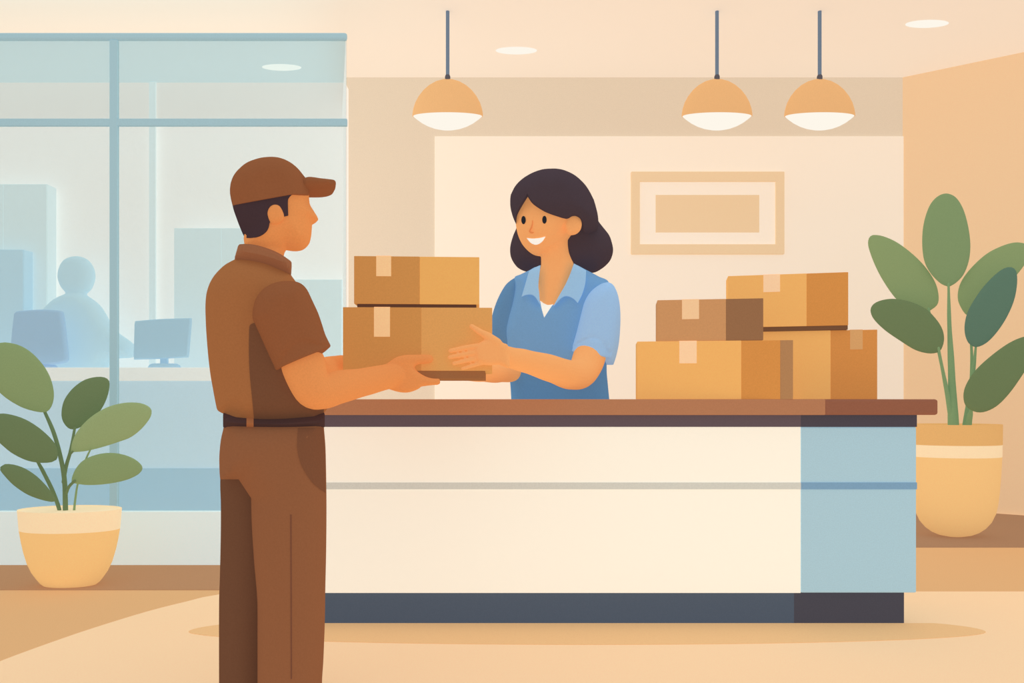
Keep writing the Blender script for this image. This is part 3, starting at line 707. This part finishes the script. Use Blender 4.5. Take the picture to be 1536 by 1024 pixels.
obj('shading_panel', shirt.patch(kB([(288,440),(300,428),(318,424),(420,440),(560,480),(606,600),(634,700),(655,780),(668,850),(668,898,1),(520,914),(400,919),(311,919,1),(300,800),(290,700),(285,600),(285,500)]), .0025), 'shirt_shade', sh, 'dark brown painted shade on the shirt under the arm', smooth=40)  # shade below the arm painted as a darker patch of shirt
cuff = tube([pk(pm,424,455,SO,24), pk(pm,438,500,SO,37), pk(pm,447,521,SO,41), pk(pm,454.6,537.5,SO,43.5)], sides=32, flat=True)
obj('sleeve', fuse([sleeve.geo(), cuff], .0035, 1), 'brown_cap', sh, 'darker brown short sleeve', smooth=180)
fs = Form(pm, kB([(330,260),(430,215),(520,230),(580,290),(615,400),(640,500),(590,600),(450,640),(360,520)]), .07, .06, .12, .010)
obj('sleeve', fs.geo(), 'brown_cap', sh, 'darker brown short sleeve', smooth=180)
obj('collar', Form(pm, kB([(232,38,1),(262,35),(310,38),(370,53),(440,82),(500,122),(504,130),(500,192,1),(450,172),(380,148),(320,133),(265,124),(211,110,1)]), .112, .05, 0, .006, power=3).geo(), 'brown_collar', sh, 'dark brown upright collar', smooth=60)
tr_near = Form(pm, kT([(106,105,1),(105,138),(95,185),(90,240),(91,300),(93,320,1),(157,320,1),(200,385,1),(202,470),(210,600),(221,735),(222,860),(222,1088,1),(445,1088,1),(446,1010),(450,950),(455,820),(457,700),(460,560),(461,400),(459,260),(457,200),(452,138),(451,105,1)]), .115, .09, -.03, .012)
tr = obj('trousers', tr_near.geo(), 'trousers', man, smooth=180)
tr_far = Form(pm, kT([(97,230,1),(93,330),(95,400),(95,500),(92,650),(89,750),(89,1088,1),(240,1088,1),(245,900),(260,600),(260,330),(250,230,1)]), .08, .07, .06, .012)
obj('trouser_leg', tr_far.geo(), 'trousers_shade', tr, 'far trouser leg coloured dark brown as if shaded', smooth=180)  # far leg gets a darker colour to stand for shade
obj('pocket', tr_near.patch(kT([(362,142,1),(360,210),(370,260),(390,300),(420,338),(458,367,1),(457,260),(455,200),(450,142,1)]), .002), 'pocket', tr, 'dark brown curved pocket', smooth=40)
obj('seam', tr_near.patch(kT([(335.5,442,1),(340,442,1),(341.5,1010,1),(337,1010,1)]), .0015, .002), 'seam', tr, 'dark pressed crease', smooth=40)
bl = Form(pm, kT([(105,88,1),(185,100),(300,102),(452,88,1),(452,139,1),(300,146),(105,140,1)]), .137, .05, -.004, .006, power=3)
be = obj('belt', bl.geo(), 'belt', man, smooth=60)
obj('belt_loop', bl.patch(kT([(184,99,1),(208.5,99,1),(208.5,146,1),(184,146,1)]), .006), 'belt_loop', be, 'brown belt loop', smooth=40)
def shoe(px, d, name='shoe'):
    p = P3(px, 1000, d); x, y = p.x, p.y
    dirx, diry = .80, .60
    ks = [(-.02,.028,.03),(.02,.03,.032),(.07,.028,.030),(.12,.025,.026),(.14,.022,.022)]
    return tube([(w2(x+a*dirx, y+a*diry, .0045+z), r) for a, r, z in ks])
for px, d in ((360, MDp+.06), (425, MDp-.05)):
    V, Fc = shoe(px, d); V = [(a, b, max(c, .0043)) for a, b, c in V]
    obj('shoe', (V, Fc), 'shoe', man, smooth=60)

# ================================================================== RECEPTIONIST
WP = 3.28
pw = Plane(845, WP)
w1 = lambda p: crop(730, 230, .19525, p)
wq = lambda p: crop(640, 380, .23443, p)
her = thing('person', 'smiling woman with dark shoulder-length hair and blue vest standing behind the counter', 'person', pw.w(0, 0.0042))
face = Form(pw, w1([(312,230),(265,330),(232,440),(223,490),(223,530),(229,580),(245,640),(275,700),(320,750),(365,778),(415,787),(470,776),(530,748),(590,700),(640,640),(690,560),(720,480),(730,380),(700,280),(620,210),(500,180),(400,190)]), .15, .115, -.03, .009)
neck = Form(pw, w1([(416,700),(418,850),(408,900),(398,960),(396,1100),(420,1250),(560,1250),(640,1000),(668,850),(655,820),(632,760),(623,680),(632,560),(520,560),(430,640)]), .07, .05, -.02, .009)
ear = Form(pw, w1([(625,492),(660,475),(690,477),(718,500),(731,540),(722,585),(695,615),(660,627),(628,622),(600,560)]), .025, .022, -.14, .006)
core = Form(pw, wq([(600,200),(720,180),(960,180),(1120,230),(1110,500),(1100,800),(1120,1000),(580,1000),(575,800),(550,500)]), .07, .06, 0, .02)
HB = BD - .016
palm = Form(Plane(735, HB-.004), wq([(520,588),(490,572),(455,548),(425,535),(390,545),(345,566),(318,595),(312,640),(325,690),(360,708),(400,716),(470,713),(530,728)]), .020, .018, 0, .0045)
wd = HB - .004
def fg(keys, d=wd): return ptube([(640+a*.23443, 380+b*.23443, d+o, r*.23443) for a, b, o, r in keys], sides=12)
her_f = [fg([(400,585,0,21),(330,590,0,17.5),(240,604,.002,16),(152,622,.004,14)]),
         fg([(400,625,0,20),(330,630,0,17.5),(240,646,.002,16),(148,664,.004,14)]),
         fg([(400,665,0,20),(340,668,0,17),(260,684,.002,15),(174,703,.004,13)]),
         fg([(410,695,0,18),(360,699,0,15),(290,718,.002,13),(231,736,.004,11.5)]),
         fg([(450,575,-.004,34),(400,535,-.006,27),(340,500,-.003,20),(288,466,.002,15.5)])]
arm_w = ptube([(900,445,3.20,15),(892,500,3.17,20),(884,535,3.13,24.5),(873,558,3.06,23),(855,562,3.00,22),(828,553,2.88,20.5),(790,542,2.70,17.5),(765,536,2.57,15.8),(748,531,2.515,14.8)], sides=24)
farw = ptube([(772,450,3.37,9),(770,505,3.36,11),(771,551,3.25,16.5),(748,559,3.07,14.5),(722,561.5,2.95,11),(700,561,2.90,10)], sides=20)
zh = H + (HY-556)/F*2.9; YB = BD+.34
far_hw = [tube([(w2(X(705, 2.9), YB+.03, zh), .026), (w2(X(690, 2.9), YB+.020, zh+.01), .028), (w2(X(675, 2.9), YB+.018, zh+.015), .022)])]
for dz, ln in ((-.024,.05),(-.004,.066),(.018,.07),(.040,.06)):
    far_hw.append(tube([(w2(X(680, 2.9), YB+.018, zh+.012+dz*.8), .0105), (w2(X(680, 2.9)-ln*.6, YB+.012, zh+.014+dz), .0095), (w2(X(680, 2.9)-ln, YB+.0095, zh+.015+dz), .0085)], sides=10))
far_hw.append(tube([(w2(X(695, 2.9), YB+.02, zh+.02), .013), (w2(X(688, 2.9), YB+.014, zh+.05), .011), (w2(X(683, 2.9), YB+.011, zh+.075), .009)], sides=10))
wl = [tube([(w2(pw.O[0]+s*.10, WP+.01, 1.0), .10), (w2(pw.O[0]+s*.10, WP+.01, .5), .065), (w2(pw.O[0]+s*.10, WP+.01, .06), .045)]) for s in (-1, 1)]
nose_b = fg([(0,0,0,1)]) if False else ptube([(798.5,333,WP-.178,2.0),(796.5,342,WP-.186,3.0),(796,348,WP-.186,3.6)], sides=10)
body = fuse([face.geo(), neck.geo(), ear.geo(), core.geo(), arm_w, palm.geo(), farw] + her_f + far_hw + wl, 0.0036, 1)
obj('body', body, 'her_skin', her, smooth=180)
# hair: a mass behind the head and a fringe lying over the forehead
mass = Form(pw, w1([(505,127),(430,133),(350,160),(275,205),(220,260),(190,320),(181,380),(188,440),(205,490),(226,530),(228,575),(202,640),(184,700),(180,750),(188,800),(215,850),(250,885),(310,908),(420,930),(560,930),(700,930),(810,915),(850,905),(905,870),(950,820),(970,760),(968,710),(945,640),(900,580),(865,535),(856,510),(845,440),(820,360),(780,280),(730,220),(670,172),(600,140),(550,129)]), .12, .10, .10, .010)
hr = obj('hair', mass.geo(), 'her_hair', her, smooth=180)
capf = Form(pw, w1([(505,127+18),(430,133),(350,160),(275,205),(220,260),(190,320),(181,380),(186,440),(200,500),(220,560),(300,620),(500,640),(700,640),(820,600),(858,525),(845,440),(820,360),(780,280),(730,220),(670,172),(600,140),(550,129)]), .19, .12, -.03, .009)
frg = [(312,310,1),(265,385),(228,460),(224,528,1),(205,490),(188,440),(181,380),(190,320),(220,260),(275,205),(350,160),(430,133),(505,127),(550,129),(600,140),(670,172),(730,220),(780,280),(820,360),(845,440),(858,515),(850,580),(795,600),(748,580),(742,530),(722,490),(692,468),(660,466),(632,486,1),(560,480),(480,455),(410,415),(350,365)]
frg = [(p[0], p[1] + max(0, (310-p[1])*0.10), *p[2:]) if p[:2] != (312,310) else p for p in frg]
V0, F0 = capf.patch(w1(frg), .0, .05)
obj('fringe', (V0, F0), 'her_hair', hr, smooth=50)
def on_face(pts, lift): return face.patch(w1(pts), lift, .004)
def ell(cx_, cy_, rx, ry, n=20): return [(cx_+rx*math.cos(2*math.pi*k/n), cy_+ry*math.sin(2*math.pi*k/n)) for k in range(n)]
_st = face.step; face.step = .0035
obj('eye', on_face(ell(283, 512, 17, 31), .002), 'eye', her, smooth=40)
obj('eye', on_face(ell(444, 510, 17, 30), .002), 'eye', her, smooth=40)
obj('teeth', on_face([(308,650,1),(345,654),(380,653),(415,648),(451,639,1),(432,670),(405,692),(375,700),(345,690),(325,672)], .002), 'smile', her, 'white smiling teeth', smooth=40)
obj('nose', on_face([(349,515),(355,515),(354,545),(346,575),(336,596),(345,602),(363,605),(355,613),(340,613),(324,600),(336,572),(346,545)], .003), 'nose_line', her, 'darker nose line', smooth=40)
face.step = _st
# clothes
vest = Form(pw, wq([(562,158),(600,138),(655,112),(700,90),(722,120),(716,190),(722,268),(752,300),(820,290),(880,215),(920,130),(945,75),(1020,108),(1100,150),(1165,187),(1180,300),(1172,450),(1152,560),(1152,680),(1152,760),(1160,850),(1170,960),(1175,1060,1),(545,1060,1),(541,926),(535,830),(530,735),(510,620),(497,540),(497,480),(515,400),(535,330),(555,240)]), .105, .07, 0, .010)
ve = obj('vest', vest.geo(), 'vest', her, smooth=180)
us = Form(pw, wq([(716,262,1),(745,280),(780,285),(815,281),(856,262,1),(880,330),(830,420),(752,440),(700,400)]), .055, .03, -.055, .008)
obj('lower_shade', vest.patch(wq([(517,700),(600,715),(760,740),(900,770),(1010,760),(1120,680),(1152,690,1),(1152,760),(1160,850),(1170,960),(1174,1055,1),(546,1055,1),(541,926),(535,830)]), .002), 'vest_shade_legs', ve, 'darker blue painted shade on the lower vest', smooth=40)  # shade below the forearm, put into a darker vest patch
obj('undershirt', vest.patch(wq([(719,266,1),(750,282),(780,285),(815,280),(852,264,1),(835,300),(805,330),(752,410,1),(735,350)]), .003, .02), 'undershirt', her, 'cream undershirt showing in the neckline', smooth=40)
cl = Form(pw, vest.poly.tolist() and wq([(600,100),(728,60),(840,50),(942,55),(1060,100),(1100,400),(560,400)]), .115, .06, 0, .010)
obj('collar', cl.patch(wq([(728,76,1),(690,92),(655,112,1),(630,200),(608,274,1),(640,262),(675,262),(700,283),(724,325,1),(719,250),(714,200),(720,130)]), .004, .02), 'her_collar', ve, 'light blue left collar flap', smooth=40)
obj('collar', cl.patch(wq([(942,65,1),(1020,108,1),(1015,190),(995,260),(967,316,1),(935,285),(895,270),(860,283),(812,335,1),(850,266),(885,205),(915,140)]), .004, .02), 'her_collar', ve, 'light blue right collar flap', smooth=40)
sl = Form(pw, wq([(1165,187),(1195,205),(1222,260),(1237,340),(1240,440),(1232,560),(1215,650),(1195,713,1),(1152,713,1),(1130,668),(1070,635),(1010,612),(932,597,1),(960,500),(985,400),(1010,310),(1045,250),(1090,210),(1130,190)]), .088, .065, -.11, .009)
cuff = tube([pk(pw,906,450,-.115,15), pk(pw,899,493,-.115,25), pk(pw,892,517,-.115,30), pk(pw,888.5,533,-.115,31.5)], sides=32, flat=True)
obj('sleeve', fuse([sl.geo(), cuff], .0035, 3), 'her_sleeve', her, 'light blue short sleeve', smooth=180)
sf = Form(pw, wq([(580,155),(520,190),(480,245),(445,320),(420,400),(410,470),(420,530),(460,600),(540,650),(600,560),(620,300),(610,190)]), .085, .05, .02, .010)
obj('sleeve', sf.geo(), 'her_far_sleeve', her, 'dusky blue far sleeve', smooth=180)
for s in (-1, 1):
    g = tube([(w2(pw.O[0]+s*.10, WP+.01, .76), .108), (w2(pw.O[0]+s*.10, WP+.01, .5), .10), (w2(pw.O[0]+s*.10, WP+.01, .09), .085)])
    obj('trouser_leg', g, 'vest_shade_legs', her, smooth=60)
    V, Fc = tube([(w2(pw.O[0]+s*.10, WP+.05, .045), .045), (w2(pw.O[0]+s*.10, WP-.05, .042), .045), (w2(pw.O[0]+s*.10, WP-.13, .035), .034)])
    obj('shoe', ([(a, b, max(c, .0043)) for a, b, c in V], Fc), 'shoe', her, smooth=60)

# ================================================================== LIGHT
W = bpy.data.worlds.new('daylight'); SC.world = W; W.use_nodes = True
bg = W.node_tree.nodes['Background']; bg.inputs['Color'].default_value = (1.0, 0.985, 0.96, 1); bg.inputs['Strength'].default_value = 0.55
def area(name, loc, rot, sx_, sy_, power, col=(1, .97, .93)):
    l = bpy.data.lights.new(name, 'AREA'); l.shape = 'RECTANGLE'; l.size = sx_; l.size_y = sy_; l.energy = power; l.color = col
    o = bpy.data.objects.new(name, l); o.location = loc; o.rotation_euler = [math.radians(a) for a in rot]; COL.objects.link(o); return o
area('overhead_fill', (0.3, 2.6, 4.6), (28, 0, 0), 8.0, 3.0, 40)  # added lamp above the view, brightens the whole room

cam = bpy.data.cameras.new('camera'); co = bpy.data.objects.new('camera', cam); COL.objects.link(co)
cam.sensor_fit = 'HORIZONTAL'; cam.sensor_width = 36.0; cam.lens = F / 1536.0 * 36.0
cam.shift_y = (HY - 512.0) / 1536.0; cam.clip_start = 0.05
co.location = (0, 0, H); co.rotation_euler = (math.pi/2, 0, 0)
SC.camera = co
SC.view_settings.view_transform = 'Standard'; SC.view_settings.look = 'None'
SC.view_settings.exposure = 0.0; SC.view_settings.gamma = 1.0
